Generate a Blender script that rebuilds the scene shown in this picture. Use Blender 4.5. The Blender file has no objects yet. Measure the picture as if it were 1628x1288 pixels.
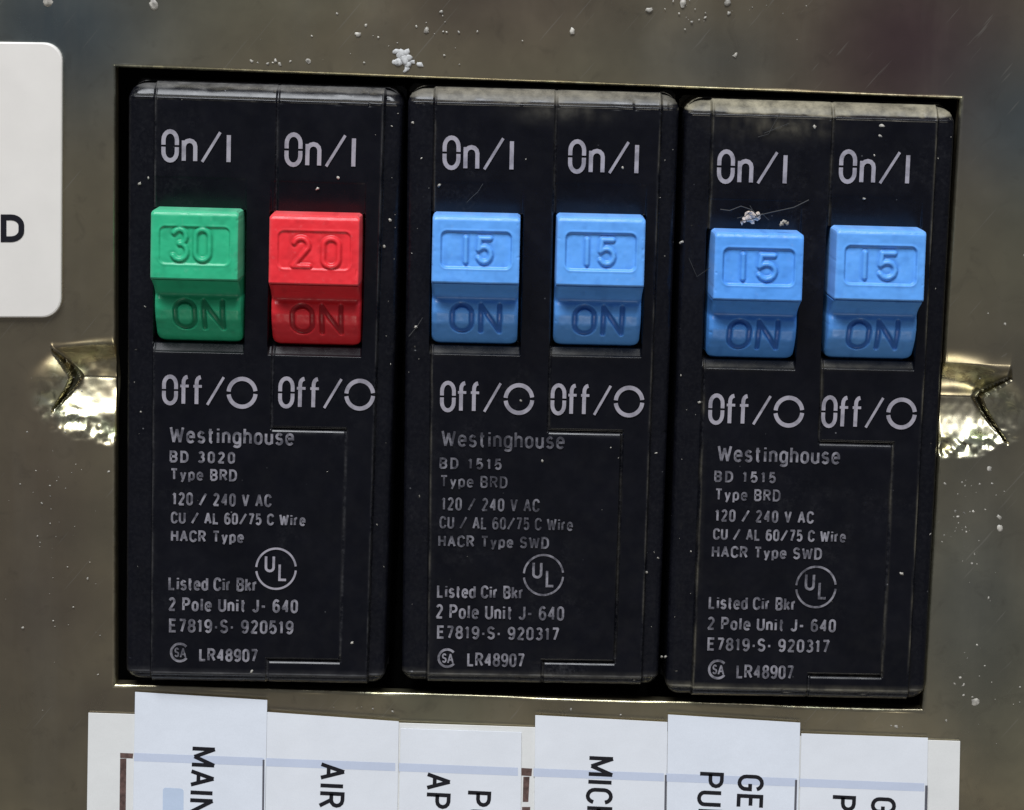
import bpy, bmesh, math, random
import numpy as np

# ---------------------------------------------------------------- camera, world, lamps
K = 5.77e-5            # one drawing unit in metres (a 1-inch breaker is 440 units wide)
sc = bpy.context.scene
COL = sc.collection
CAM = np.array([-63.9461, -3551.6794, 579.2588])
ROT = (1.4051, -0.0342, -0.0049)
FPX = 3600.0
cd = bpy.data.cameras.new('camera'); co = bpy.data.objects.new('camera', cd); COL.objects.link(co)
co.location = CAM * K; co.rotation_euler = ROT
cd.sensor_width = 36; cd.lens = FPX / 1628 * 36; cd.clip_start = .005; cd.clip_end = 50
sc.camera = co
sc.view_settings.view_transform = 'Standard'; sc.view_settings.look = 'None'
sc.view_settings.exposure = 0; sc.view_settings.gamma = 1

w = bpy.data.worlds.new('World'); sc.world = w; w.use_nodes = True
bg = w.node_tree.nodes['Background']; bg.inputs[0].default_value = (.80, .84, 1, 1); bg.inputs[1].default_value = .115

def area(name, elev, azim, dist, size, power, col, size_y=None):
    l = bpy.data.lights.new(name, 'AREA'); l.size = size; l.energy = power; l.color = col
    if size_y: l.shape = 'RECTANGLE'; l.size_y = size_y
    o = bpy.data.objects.new(name, l); COL.objects.link(o)
    e, a = math.radians(elev), math.radians(azim)
    p = (dist*math.sin(a)*math.cos(e), -dist*math.cos(a)*math.cos(e), dist*math.sin(e))
    o.location = p
    from mathutils import Vector
    o.rotation_euler = (-Vector(p)).to_track_quat('-Z', 'Y').to_euler()
area('key_lamp', 56, -14, .8, .50, 9.6, (.93, .96, 1.0), .34)  # soft key light from above, source out of view
area('low_lamp', -46, 10, .8, .26, 1.0, (1.0, .95, .83), .16)

# ---------------------------------------------------------------- geometry maths
def Rm(rx, ry, rz):
    c, s = math.cos, math.sin
    X = np.array([[1,0,0],[0,c(rx),-s(rx)],[0,s(rx),c(rx)]]); Y = np.array([[c(ry),0,s(ry)],[0,1,0],[-s(ry),0,c(ry)]])
    Z = np.array([[c(rz),-s(rz),0],[s(rz),c(rz),0],[0,0,1]])
    return Z @ Y @ X
RM = Rm(*ROT)
def ray(px, py, h):
    """the point of the plane h units in front of the cover plate that the photo shows at px, py -> X, Z"""
    px = np.asarray(px, float); py = np.asarray(py, float)
    d = np.stack([(px-814)/FPX, -(py-644)/FPX, -np.ones_like(px)], -1) @ RM.T
    t = (-h - CAM[1]) / d[..., 1]
    return CAM[0] + t*d[..., 0], CAM[2] + t*d[..., 2]
def homog(src, dst):
    A = []
    for (x, y), (u, v) in zip(src, dst):
        A.append([x,y,1,0,0,0,-u*x,-u*y,-u]); A.append([0,0,0,x,y,1,-v*x,-v*y,-v])
    return np.linalg.svd(np.array(A, float))[2][-1].reshape(3, 3)
def ap(H, x, y):
    x = np.asarray(x, float); y = np.asarray(y, float)
    w_ = H[2,0]*x + H[2,1]*y + H[2,2]
    return (H[0,0]*x + H[0,1]*y + H[0,2])/w_, (H[1,0]*x + H[1,1]*y + H[1,2])/w_
def rect(wd, ht): return [(0,0),(wd,0),(wd,ht),(0,ht)]
class Frame:
    """flat frame: local a (right), b (down) <-> photo position <-> real plane"""
    def __init__(s, wd, ht, quad, h):
        xs, zs = ray([q[0] for q in quad], [q[1] for q in quad], h)
        s.H = homog(rect(wd, ht), list(zip(xs, zs))); s.h = h
        s.I = np.linalg.inv(s.H)
    def xz(s, a, b): return ap(s.H, a, b)
    def loc(s, px, py, h=None):
        x, z = ray(px, py, s.h if h is None else h)
        return ap(s.I, x, z)
HC = 28.0
PLATE = Frame(1342, 984, [(184,107),(1526,158),(1466,1128),(184,1088)], 0)
BR = [Frame(440, 950, q, HC) for q in (
    [(201,126.5),(642,140),(612,1093),(197,1086)],
    [(647,135.5),(1083,147),(1048,1095),(637,1088)],
    [(1090,154.5),(1523,167),(1472,1118),(1058,1110)])]

def link(name, me, mat, parent=None, origin=(0,0,0)):
    o = bpy.data.objects.new(name, me); COL.objects.link(o)
    if mat: me.materials.append(mat)
    if parent: o.parent = parent
    else: o.location = origin
    return o
def mesh(name, V, F, mat, parent=None, origin=(0,0,0), smooth=True, attrs=None):
    """V in drawing units (X, -h, Z)"""
    V = np.asarray(V, float)*K - np.asarray(origin)
    me = bpy.data.meshes.new(name)
    F = F if isinstance(F, list) else F.tolist()
    me.from_pydata(V.tolist(), [], F)
    if smooth: me.polygons.foreach_set('use_smooth', [True]*len(me.polygons))
    if attrs:
        for k_, v in attrs.items():
            at = me.attributes.new(k_, 'FLOAT', 'POINT'); at.data.foreach_set('value', np.asarray(v, float).ravel())
    me.update()
    return link(name, me, mat, parent, origin)
def tag(o, label, cat, group=None, kind=None):
    o['label'] = label
    if cat: o['category'] = cat
    if group: o['group'] = group
    if kind: o['kind'] = kind
    return o
def structure(o, label=None):
    o['kind'] = 'structure'
    if label: o['label'] = label
    return o
def empty(name, loc):
    o = bpy.data.objects.new(name, None); COL.objects.link(o); o.location = loc; o.empty_display_size = .01
    return o
def lines(lo, hi, coarse, feats):
    """grid lines: coarse everywhere, finer steps inside feats [(x0, x1, step)]"""
    s = set(np.round(np.linspace(lo, hi, max(2, int((hi-lo)/coarse)+1)), 3).tolist())
    for x0, x1, st in feats:
        x0 = max(lo, x0); x1 = min(hi, x1)
        if x1 > x0: s |= set(np.round(np.arange(x0, x1+st*.5, st), 3).tolist())
    s = np.array(sorted(x for x in s if lo <= x <= hi))
    keep = [0]
    for i in range(1, len(s)):
        if s[i]-s[keep[-1]] > .28: keep.append(i)
    return s[keep]
def gridfaces(nb, na, mask=None):
    i, j = np.meshgrid(np.arange(nb-1), np.arange(na-1), indexing='ij')
    v = i*na + j
    F = np.stack([v, v+na, v+na+1, v+1], -1).reshape(-1, 4)
    return F if mask is None else F[mask.ravel()]
def compact(V, F, attrs=None):
    used = np.unique(F); m = np.full(len(V), -1); m[used] = np.arange(len(used))
    return V[used], m[F], {k_: np.asarray(v).ravel()[used] for k_, v in (attrs or {}).items()}
def sm(x, a, b):
    t = np.clip((x-a)/(b-a), 0, 1); return t*t*(3-2*t)
def sdrr(x, y, x0, y0, x1, y1, r):
    """inside distance to a rounded rectangle (positive inside); r: radius or (tl,tr,br,bl)"""
    cx, cy = (x0+x1)/2, (y0+y1)/2
    if isinstance(r, tuple):
        r = np.where(y < cy, np.where(x < cx, r[0], r[1]), np.where(x < cx, r[3], r[2]))
    qx = np.abs(x-cx) - (x1-x0)/2 + r; qy = np.abs(y-cy) - (y1-y0)/2 + r
    return -(np.hypot(np.maximum(qx, 0), np.maximum(qy, 0)) + np.minimum(np.maximum(qx, qy), 0) - r)
def vnoise(x, y, s, seed):
    """smooth value noise"""
    rs = np.random.RandomState(seed); T = rs.rand(64, 64)
    x = x/s; y = y/s; xi = np.floor(x).astype(int); yi = np.floor(y).astype(int); fx = x-xi; fy = y-yi
    fx = fx*fx*(3-2*fx); fy = fy*fy*(3-2*fy)
    g = lambda i, j: T[i % 64, j % 64]
    return (g(xi,yi)*(1-fx)+g(xi+1,yi)*fx)*(1-fy) + (g(xi,yi+1)*(1-fx)+g(xi+1,yi+1)*fx)*fy

# ---------------------------------------------------------------- stroke lettering (height 1, y up from the baseline)
def arc(cx, cy, rx, ry, a0, a1, n=8):
    return [(cx+rx*math.cos(math.radians(a0+(a1-a0)*i/n)), cy+ry*math.sin(math.radians(a0+(a1-a0)*i/n))) for i in range(n+1)]
def oval(w_, h_, r=None, y0=0.):
    r = r or w_/2; ry = min(r*1.25, h_/2)
    p = arc(w_-r, y0+h_-ry, r, ry, 0, 90, 5) + arc(r, y0+h_-ry, r, ry, 90, 180, 5) + arc(r, y0+ry, r, ry, 180, 270, 5) + arc(w_-r, y0+ry, r, ry, 270, 360, 5)
    return p + [p[0]]
X_ = .70   # x-height
G = {
 ' ': (.10, []), '|': (.10, [[(.05,0),(.05,.93)]]),
 '/': (.56, [[(.0,-.02),(.56,1.02)]]), '-': (.30, [[(.02,.42),(.28,.42)]]), '.': (.16, [[(.0,.42),(.16,.42)]]),
 'A': (.52, [[(0,0),(.26,1),(.52,0)],[(.10,.33),(.42,.33)]]),
 'B': (.46, [[(0,0),(0,1),(.26,1)]+arc(.26,.76,.18,.24,90,-90,6)+[(0,.52)],[(.26,.52)]+arc(.26,.26,.20,.26,90,-90,6)+[(0,0)]]),
 'C': (.46, [arc(.25,.70,.23,.30,10,90,4)+arc(.25,.70,.25,.30,90,180,4)+arc(.25,.30,.25,.30,180,270,4)+arc(.25,.30,.23,.30,270,350,4)]),
 'D': (.48, [[(0,0),(0,1),(.20,1)]+arc(.20,.62,.28,.38,90,0,6)+arc(.20,.38,.28,.38,0,-90,6)+[(0,0)]]),
 'E': (.42, [[(.42,1),(0,1),(0,0),(.42,0)],[(0,.53),(.36,.53)]]),
 'G': (.50, [arc(.25,.70,.24,.30,15,90,4)+arc(.25,.70,.25,.30,90,180,4)+arc(.25,.30,.25,.30,180,270,4)+arc(.25,.30,.24,.30,270,345,4)+[(.49,.48),(.28,.48)]]),
 'H': (.46, [[(0,0),(0,1)],[(.46,0),(.46,1)],[(0,.52),(.46,.52)]]),
 'I': (.08, [[(.04,0),(.04,1)]]),
 'J': (.36, [[(.36,1),(.36,.22)]+arc(.18,.22,.18,.22,0,-170,6)]),
 'L': (.40, [[(0,1),(0,0),(.40,0)]]),
 'M': (.62, [[(0,0),(0,1),(.31,.12),(.62,1),(.62,0)]]),
 'N': (.48, [[(0,0),(0,1),(.48,0),(.48,1)]]),
 'O': (.50, [oval(.50,1)]),
 'P': (.46, [[(0,0),(0,1),(.24,1)]+arc(.24,.74,.22,.26,90,-90,6)+[(0,.48)]]),
 'R': (.48, [[(0,0),(0,1),(.24,1)]+arc(.24,.75,.22,.25,90,-90,6)+[(0,.50)],[(.24,.50),(.48,0)]]),
 'S': (.44, [arc(.22,.75,.20,.25,20,90,4)+arc(.22,.75,.21,.25,90,230,6)+arc(.22,.27,.22,.27,40,-90,7)+arc(.22,.27,.22,.27,270,200,4)]),
 'T': (.48, [[(0,1),(.48,1)],[(.24,0),(.24,1)]]),
 'U': (.46, [[(0,1),(0,.24)]+arc(.23,.24,.23,.24,180,360,8)+[(.46,1)]]),
 'V': (.50, [[(0,1),(.25,0),(.50,1)]]),
 'W': (.74, [[(0,1),(.18,0),(.37,.85),(.56,0),(.74,1)]]),
 'Y': (.50, [[(0,1),(.25,.48),(.50,1)],[(.25,.48),(.25,0)]]),
 'a': (.36, [arc(.18,.52,.17,.18,150,0,5)+[(.35,0)],arc(.18,.20,.18,.20,60,310,8)]),
 'b': (.38, [[(0,0),(0,1)],oval(.38,X_)]),
 'd': (.38, [[(.38,0),(.38,1)],oval(.38,X_)]),
 'e': (.38, [[(.02,.37),(.38,.37)]+arc(.19,.46,.19,.24,0,180,7)+arc(.19,.22,.19,.22,180,330,6)]),
 'f': (.28, [[(.08,0),(.08,.80)]+arc(.22,.80,.14,.20,180,90,4),[(-.03,.66),(.26,.66)]]),
 'g': (.38, [oval(.38,X_),[(.38,X_),(.38,-.12)]+arc(.19,-.12,.19,.14,0,-160,6)]),
 'h': (.36, [[(0,0),(0,1)],[(0,.48)]+arc(.18,.50,.18,.20,180,0,6)+[(.36,0)]]),
 'i': (.07, [[(.035,0),(.035,X_)],[(.035,.86),(.035,.98)]]),
 'k': (.36, [[(0,0),(0,1)],[(.34,X_),(.02,.30)],[(.12,.42),(.36,0)]]),
 'l': (.08, [[(.04,0),(.04,1)]]),
 'n': (.36, [[(0,0),(0,X_)],[(0,.48)]+arc(.18,.50,.18,.20,180,0,6)+[(.36,0)]]),
 'o': (.38, [oval(.38,X_)]),
 'p': (.38, [[(0,-.26),(0,X_)],oval(.38,X_)]),
 'r': (.24, [[(0,0),(0,X_)],[(0,.46)]+arc(.18,.50,.18,.20,180,80,4)]),
 's': (.34, [arc(.17,.52,.15,.18,25,90,3)+arc(.17,.52,.16,.17,90,240,5)+arc(.17,.19,.17,.19,50,-90,5)+arc(.17,.19,.17,.19,270,200,3)]),
 't': (.26, [[(.10,.95),(.10,.16)]+arc(.22,.16,.12,.16,180,270,4),[(0,X_),(.25,X_)]]),
 'u': (.36, [[(0,X_),(0,.20)]+arc(.18,.20,.18,.20,180,360,6)+[(.36,X_)],[(.36,.3),(.36,0)]]),
 'y': (.38, [[(0,X_),(.19,.02)],[(.38,X_),(.19,.02),(.08,-.26)]]),
 '0': (.40, [oval(.40,1)]),
 '1': (.24, [[(0,.80),(.14,.98),(.14,0)]]),
 '2': (.42, [arc(.20,.74,.19,.26,160,-20,7)+[(0,0),(.42,0)]]),
 '3': (.42, [arc(.20,.76,.18,.24,150,-90,8),arc(.20,.27,.21,.27,90,-150,9)]),
 '4': (.44, [[(.33,0),(.33,1),(0,.28),(.44,.28)]]),
 '5': (.42, [[(.38,1),(.06,1),(.02,.52)]+arc(.20,.32,.21,.32,110,-150,9)]),
 '6': (.42, [oval(.41,.60),[(.0,.32)]+arc(.21,.62,.21,.38,180,40,6)]),
 '7': (.40, [[(0,1),(.40,1),(.14,0)]]),
 '8': (.42, [oval(.36,.48,None,.52)and[(x+.03,y) for x,y in oval(.36,.46,None,.54)],oval(.42,.54)]),
 '9': (.42, [oval(.41,.60,None,.40),[(.41,.68)]+arc(.20,.38,.21,.38,0,-140,6)]),
 'Q': (.94, [arc(.47,.47,.47,.47,6,174,18),arc(.47,.47,.47,.47,186,354,18)]),          # the round "off" ring, split like a stencil
 'Z': (.50, [[p for p in oval(.50,1) if p[1] > .54],[p for p in oval(.50,1)[:-1] if p[1] < .46]]),   # stencilled O
}
def stencil_O():
    r, ry = .21, .30
    up = [(.42,.535)]+arc(r,1-ry,r,ry,0,90,5)+arc(r,1-ry,r,ry,90,180,5)[1:]+[(0,.535)]
    dn = [(0,.465)]+arc(r,ry,r,ry,180,270,5)+arc(r,ry,r,ry,270,360,5)[1:]+[(.42,.465)]
    return (.42, [up, dn])
G['Z'] = stencil_O()
def layout(text, gap=.16):
    x = 0; out = []
    for ch in text:
        w_, st = G[ch]
        out += [[(x+p[0], p[1]) for p in s] for s in st]
        x += w_+gap
    return out, x-gap
def ribbon(pts, t, V, F, z):
    """flat ribbon of width t along a polyline, mitred, split where it turns sharply; appends (x, y, z) vertices"""
    for i in range(1, len(pts)-1):
        (ax, ay), (bx, by), (cx, cy) = pts[i-1], pts[i], pts[i+1]
        ux, uy, vx, vy = bx-ax, by-ay, cx-bx, cy-by
        lu, lv = math.hypot(ux, uy), math.hypot(vx, vy)
        if lu > .9*t and lv > .9*t and (ux*vx+uy*vy)/(lu*lv) < -.25:
            k1, k2 = .3*t/lu, .3*t/lv
            ribbon(pts[:i]+[(bx+ux*k1*.4, by+uy*k1*.4)], t, V, F, z)
            ribbon([(bx-vx*k2*.4, by-vy*k2*.4)]+pts[i+1:], t, V, F, z+.02); return
    P = [pts[0]]
    for p in pts[1:]:
        if math.hypot(p[0]-P[-1][0], p[1]-P[-1][1]) > 1e-4: P.append(p)
    if len(P) < 2: return
    closed = math.hypot(P[0][0]-P[-1][0], P[0][1]-P[-1][1]) < 1e-3
    if closed: P = P[:-1]
    n = len(P); base = len(V)
    for i in range(n):
        a = P[i-1] if (i > 0 or closed) else None
        b = P[(i+1) % n] if (i < n-1 or closed) else None
        def nrm(p, q):
            l = math.hypot(q[0]-p[0], q[1]-p[1]); return (-(q[1]-p[1])/l, (q[0]-p[0])/l)
        if a is None: m = nrm(P[i], b)
        elif b is None: m = nrm(a, P[i])
        else:
            n1, n2 = nrm(a, P[i]), nrm(P[i], b)
            s = (n1[0]+n2[0], n1[1]+n2[1]); l2 = s[0]**2+s[1]**2
            k_ = min(2/l2 if l2 > 1e-6 else 1, 1.25/math.sqrt(max(l2, 1e-6))*1.0 if l2 < .6 else 9)
            m = (s[0]*k_, s[1]*k_)
        for sg in (1, -1): V.append((P[i][0]+sg*m[0]*t/2, P[i][1]+sg*m[1]*t/2, z))
    for i in range(n if closed else n-1):
        j = (i+1) % n
        F.append((base+2*i, base+2*i+1, base+2*j+1, base+2*j))
def text_ribbons(text, x0, x1, ytop, ybase, t, gap=.16, z0=0, dz=.05, jitter=0, rnd=None):
    """text drawn from x0 to x1 (fits the width), y down; -> V (x, y, z), F"""
    h_ = ybase-ytop; st, wd = layout(text, gap + .75*t/h_)
    sx = (x1-x0-t)/wd; V = []; F = []
    for k_, s in enumerate(st):
        q = [(x0+t/2+p[0]*sx, ybase-t/2-p[1]*(h_-t)) for p in s]
        tt = t*(1+(rnd.uniform(-jitter, jitter) if rnd else 0))*(.68 if t > 5 and len(s) == 2 and s[0][0] != s[1][0] else 1)
        ribbon(q, tt, V, F, z0+dz*(k_ % 9))
    return V, F
def seg_dist(x, y, strokes):
    d = np.full(x.shape, 1e9)
    for s in strokes:
        for (ax, ay), (bx, by) in zip(s[:-1], s[1:]):
            vx, vy = bx-ax, by-ay; L = vx*vx+vy*vy+1e-9
            t = np.clip(((x-ax)*vx+(y-ay)*vy)/L, 0, 1)
            d = np.minimum(d, np.hypot(x-ax-t*vx, y-ay-t*vy))
    return d

# ---------------------------------------------------------------- materials
def nt(name):
    m = bpy.data.materials.new(name); m.use_nodes = True
    return m, m.node_tree, m.node_tree.nodes['Principled BSDF']
def coords(t, scale=(1,1,1)):
    c = t.nodes.new('ShaderNodeNewGeometry'); mp = t.nodes.new('ShaderNodeMapping')
    mp.inputs['Scale'].default_value = [s/K for s in scale]
    t.links.new(c.outputs['Position'], mp.inputs['Vector']); return mp.outputs[0]
def noise(t, vec, scale, detail=3, rough=.5, dist=0):
    n = t.nodes.new('ShaderNodeTexNoise'); n.inputs['Scale'].default_value = scale; n.inputs['Detail'].default_value = detail
    n.inputs['Roughness'].default_value = rough; n.inputs['Distortion'].default_value = dist
    t.links.new(vec, n.inputs['Vector']); return n.outputs['Fac']
def ramp(t, fac, stops):
    r = t.nodes.new('ShaderNodeValToRGB'); e = r.color_ramp.elements
    while len(e) < len(stops): e.new(.5)
    for el, (p, c) in zip(e, stops):
        el.position = p; el.color = (c, c, c, 1) if not isinstance(c, tuple) else (*c, 1)
    t.links.new(fac, r.inputs[0]); return r.outputs[0]
def mix(t, fac, a, b, mode='MIX'):
    m = t.nodes.new('ShaderNodeMix'); m.data_type = 'RGBA'; m.blend_type = mode
    for sock, v in ((m.inputs[0], fac), (m.inputs[6], a), (m.inputs[7], b)):
        if hasattr(v, 'is_linked'): t.links.new(v, sock)
        elif isinstance(v, tuple): sock.default_value = (*v, 1)
        else: sock.default_value = v
    return m.outputs[2]
def mul(t, a, b, op='MULTIPLY'):
    m = t.nodes.new('ShaderNodeMath'); m.operation = op
    for i, v in enumerate((a, b)):
        if hasattr(v, 'is_linked'): t.links.new(v, m.inputs[i])
        else: m.inputs[i].default_value = v
    return m.outputs[0]
def attr(t, name):
    a = t.nodes.new('ShaderNodeAttribute'); a.attribute_name = name; return a.outputs['Fac']
def bump(t, p, h, strength, dist):
    b = t.nodes.new('ShaderNodeBump'); b.inputs['Strength'].default_value = strength; b.inputs['Distance'].default_value = dist*K
    t.links.new(h, b.inputs['Height']); t.links.new(b.outputs[0], p.inputs['Normal']); return b
def simple(name, col, rough=.5, metal=0, spec=.5, nscale=.08, amount=.12, bmp=.0, bscale=.6):
    m, t, p = nt(name); v = coords(t)
    f = noise(t, v, nscale, 4)
    lo = tuple(c*(1-amount) for c in col); hi = tuple(min(1, c*(1+amount)) for c in col)
    t.links.new(ramp(t, f, [(.3, lo), (.7, hi)]), p.inputs['Base Color'])
    p.inputs['Roughness'].default_value = rough; p.inputs['Metallic'].default_value = metal
    p.inputs['Specular IOR Level'].default_value = spec
    if bmp: bump(t, p, noise(t, v, bscale, 3), .5, bmp)
    return m

def plate_material():
    m, t, p = nt('chromate_steel'); v = coords(t)
    big = noise(t, v, .0020, 2, .45, .5)
    c1 = ramp(t, big, [(.30, (.34,.29,.20)), (.50, (.47,.40,.255)), (.68, (.41,.38,.25))])
    c1 = mix(t, attr(t, 'purple_refl'), c1, (.20,.13,.125))     # violet brown reflections of the surroundings painted into the metal
    c1 = mix(t, attr(t, 'teal_refl'), c1, (.21,.25,.255))       # and grey green ones, painted in likewise
    va = coords(t, (.10,1,.012)); st1 = ramp(t, noise(t, va, .10, 4, .6), [(.50, 0.), (.80, 1.)])
    c2 = mix(t, mul(t, st1, .22), c1, (.62,.57,.44))
    rot = t.nodes.new('ShaderNodeVectorRotate'); rot.rotation_type = 'Y_AXIS'; rot.inputs['Angle'].default_value = .9
    t.links.new(coords(t), rot.inputs['Vector']); mq = t.nodes.new('ShaderNodeMapping'); mq.inputs['Scale'].default_value = (.006, 1, .22)
    t.links.new(rot.outputs[0], mq.inputs['Vector']); st2 = ramp(t, noise(t, mq.outputs[0], 1., 2, .5), [(.69, 0.), (.74, 1.)])
    c2 = mix(t, mul(t, st2, .30), c2, (.66,.62,.52))
    # stamped edges and dents: worn yellow zinc, bright reflections painted into its colour
    wr = attr(t, 'worn_glint')
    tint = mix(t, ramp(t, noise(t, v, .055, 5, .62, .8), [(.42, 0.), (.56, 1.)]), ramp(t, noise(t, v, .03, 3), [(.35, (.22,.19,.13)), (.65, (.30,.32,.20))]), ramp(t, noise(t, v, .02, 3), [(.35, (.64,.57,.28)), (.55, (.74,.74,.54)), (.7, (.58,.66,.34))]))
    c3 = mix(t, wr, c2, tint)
    # oxide bloom and dirt
    dirt = ramp(t, noise(t, v, .02, 6, .6, 1.), [(.58, 0.), (.76, 1.)])
    c4 = mix(t, mul(t, dirt, .30), c3, (.13,.11,.09))
    t.links.new(c4, p.inputs['Base Color'])
    p.inputs['Metallic'].default_value = .92
    r = ramp(t, noise(t, v, .006, 4, .6), [(.3, .24), (.7, .36)])
    t.links.new(r, p.inputs['Roughness'])
    bump(t, p, noise(t, v, .03, 3, .5), .04, 3.0)
    return m
M_PLATE = plate_material()

def plastic_black(name, seed, dust_glint_col, dust_glint_amt):
    m, t, p = nt(name); v = coords(t)
    base = mix(t, ramp(t, noise(t, v, .02, 5), [(.35, 0.), (.75, 1.)]), (.0028,.0030,.0052), (.0046,.0048,.0078))
    # scuffed, dusty shoulders and rims, with edge highlights painted in as pale lines
    sc_ = attr(t, 'scuff_glint')
    pat = ramp(t, noise(t, v, .16, 8, .75), [(.45, 0.), (.78, 1.)])
    b2 = mix(t, mul(t, sc_, mul(t, pat, .5)), base, (.10,.10,.105))
    du = attr(t, 'dust')  # settled dust, plus edge and ledge highlights painted in as pale lines
    dp = ramp(t, noise(t, v, .045, 6, .62), [(.30, .25), (.62, 1.)])
    b3 = mix(t, mul(t, du, mul(t, dp, dust_glint_amt)), b2, dust_glint_col)
    # fine settled grit
    vo = t.nodes.new('ShaderNodeTexVoronoi'); vo.inputs['Scale'].default_value = .055; t.links.new(v, vo.inputs['Vector'])
    dots = ramp(t, vo.outputs['Distance'], [(.045, 1.), (.085, 0.)])
    sel = ramp(t, noise(t, v, .035, 2), [(.60, 0.), (.66, 1.)])
    b4 = mix(t, mul(t, mul(t, dots, sel), .55), b3, (.22,.22,.23))
    t.links.new(b4, p.inputs['Base Color'])
    r = mul(t, mul(t, du, .25), ramp(t, noise(t, v, .05, 5), [(.3, .22), (.7, .34)]), 'ADD')
    t.links.new(r, p.inputs['Roughness'])
    p.inputs['Specular IOR Level'].default_value = .34
    bump(t, p, noise(t, v, .05, 3, .5), .14, 1.2)
    return m
def plastic_toggle(name, col, dark):
    m, t, p = nt(name); v = coords(t)
    f = ramp(t, noise(t, v, .035, 5, .6), [(.3, 0.), (.7, 1.)])
    c = mix(t, f, tuple(x*.92 for x in col), col)
    pale = ramp(t, noise(t, v, .09, 6, .65), [(.60, 0.), (.78, 1.)])
    c = mix(t, mul(t, pale, .18), c, tuple(min(1, x*.5+.32) for x in col))
    c = mix(t, mul(t, attr(t, 'rim_glint'), .30), c, tuple(min(1, x*.6+.36) for x in col))  # paler pad rims: edge highlights painted into the plastic
    gr = attr(t, 'dark_tone')                       # darker in moulded figures and crease, with random grime
    c = mix(t, mul(t, gr, .70), c, dark)
    t.links.new(c, p.inputs['Base Color'])
    t.links.new(ramp(t, noise(t, v, .05, 4), [(.3, .28), (.7, .44)]), p.inputs['Roughness'])
    p.inputs['Specular IOR Level'].default_value = .34
    p.inputs['Subsurface Weight'].default_value = .0
    bump(t, p, noise(t, v, .12, 4, .55), .28, 1.2)
    return m
M_GREEN = plastic_toggle('green_plastic', (.030,.43,.21), (.003,.10,.045))
M_RED = plastic_toggle('red_plastic', (.80,.032,.042), (.20,.008,.012))
M_BLUE = plastic_toggle('blue_plastic', (.120,.37,.87), (.010,.075,.36))
M_BLUE2 = plastic_toggle('worn_blue_plastic', (.095,.33,.84), (.010,.070,.34))

def ink_material(name, col, lo, worn, thr):
    """pad-printed ink, worn thin in places"""
    m, t, p = nt(name); v = coords(t)
    n = ramp(t, noise(t, v, .055, 4, .65), [(thr-.10, 1.), (thr+.12, 0.)])
    c = mix(t, mul(t, n, worn), col, lo)
    t.links.new(c, p.inputs['Base Color']); p.inputs['Roughness'].default_value = .5
    p.inputs['Specular IOR Level'].default_value = .3
    return m
M_INK = ink_material('grey_ink', (.34,.32,.36), (.12,.115,.14), .55, .44)
M_INK2 = ink_material('small_print_ink', (.27,.26,.29), (.03,.03,.04), .82, .50)
M_INK3 = ink_material('faded_print_ink', (.20,.195,.22), (.018,.018,.025), .88, .54)

def paper(name, col, stain=.05):
    m, t, p = nt(name); v = coords(t)
    f = noise(t, v, .012, 5, .6)
    c = ramp(t, f, [(.3, tuple(x*(1-stain) for x in col)), (.7, col)])
    g = ramp(t, noise(t, v, .5, 2), [(.3, .96), (.7, 1.)])
    t.links.new(mix(t, 1., c, g, 'MULTIPLY'), p.inputs['Base Color'])
    p.inputs['Roughness'].default_value = .42; p.inputs['Specular IOR Level'].default_value = .35
    bump(t, p, noise(t, v, .02, 3), .25, 3)
    return m
M_CARD = paper('card_stock', (.80,.80,.78)); M_STRIP = paper('glossy_label', (.80,.84,.91), .05)
M_STRIP2 = paper('glossy_label_pale', (.82,.845,.89), .05)
M_BAND = paper('label_blue_band', (.60,.66,.80)); M_BLOCK = paper('label_blue_block', (.56,.66,.82))
M_BROWN = simple('brown_print', (.11,.065,.055), .5, nscale=.15, amount=.4)
M_BLACKINK = simple('black_print', (.008,.008,.012), .5, spec=.3)
M_EDGE = simple('paper_edge_shadow_line', (.10,.10,.12), .7)
M_WHITE = simple('white_enamel', (.74,.705,.655), .42, nscale=.012, amount=.035, bmp=.5, bscale=.02)
M_DARK = simple('dark_cavity', (.006,.006,.006), .8)
M_SPECK = simple('pale_grit', (.34,.32,.28), .4, nscale=.12, amount=.6)
M_PAINT = simple('white_paint', (.50,.50,.49), .5, nscale=.3, amount=.2)
M_LINT = simple('cream_lint', (.66,.55,.46), .9, nscale=.2, amount=.3)
M_WEB = simple('grey_thread', (.045,.045,.045), .8)

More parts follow.
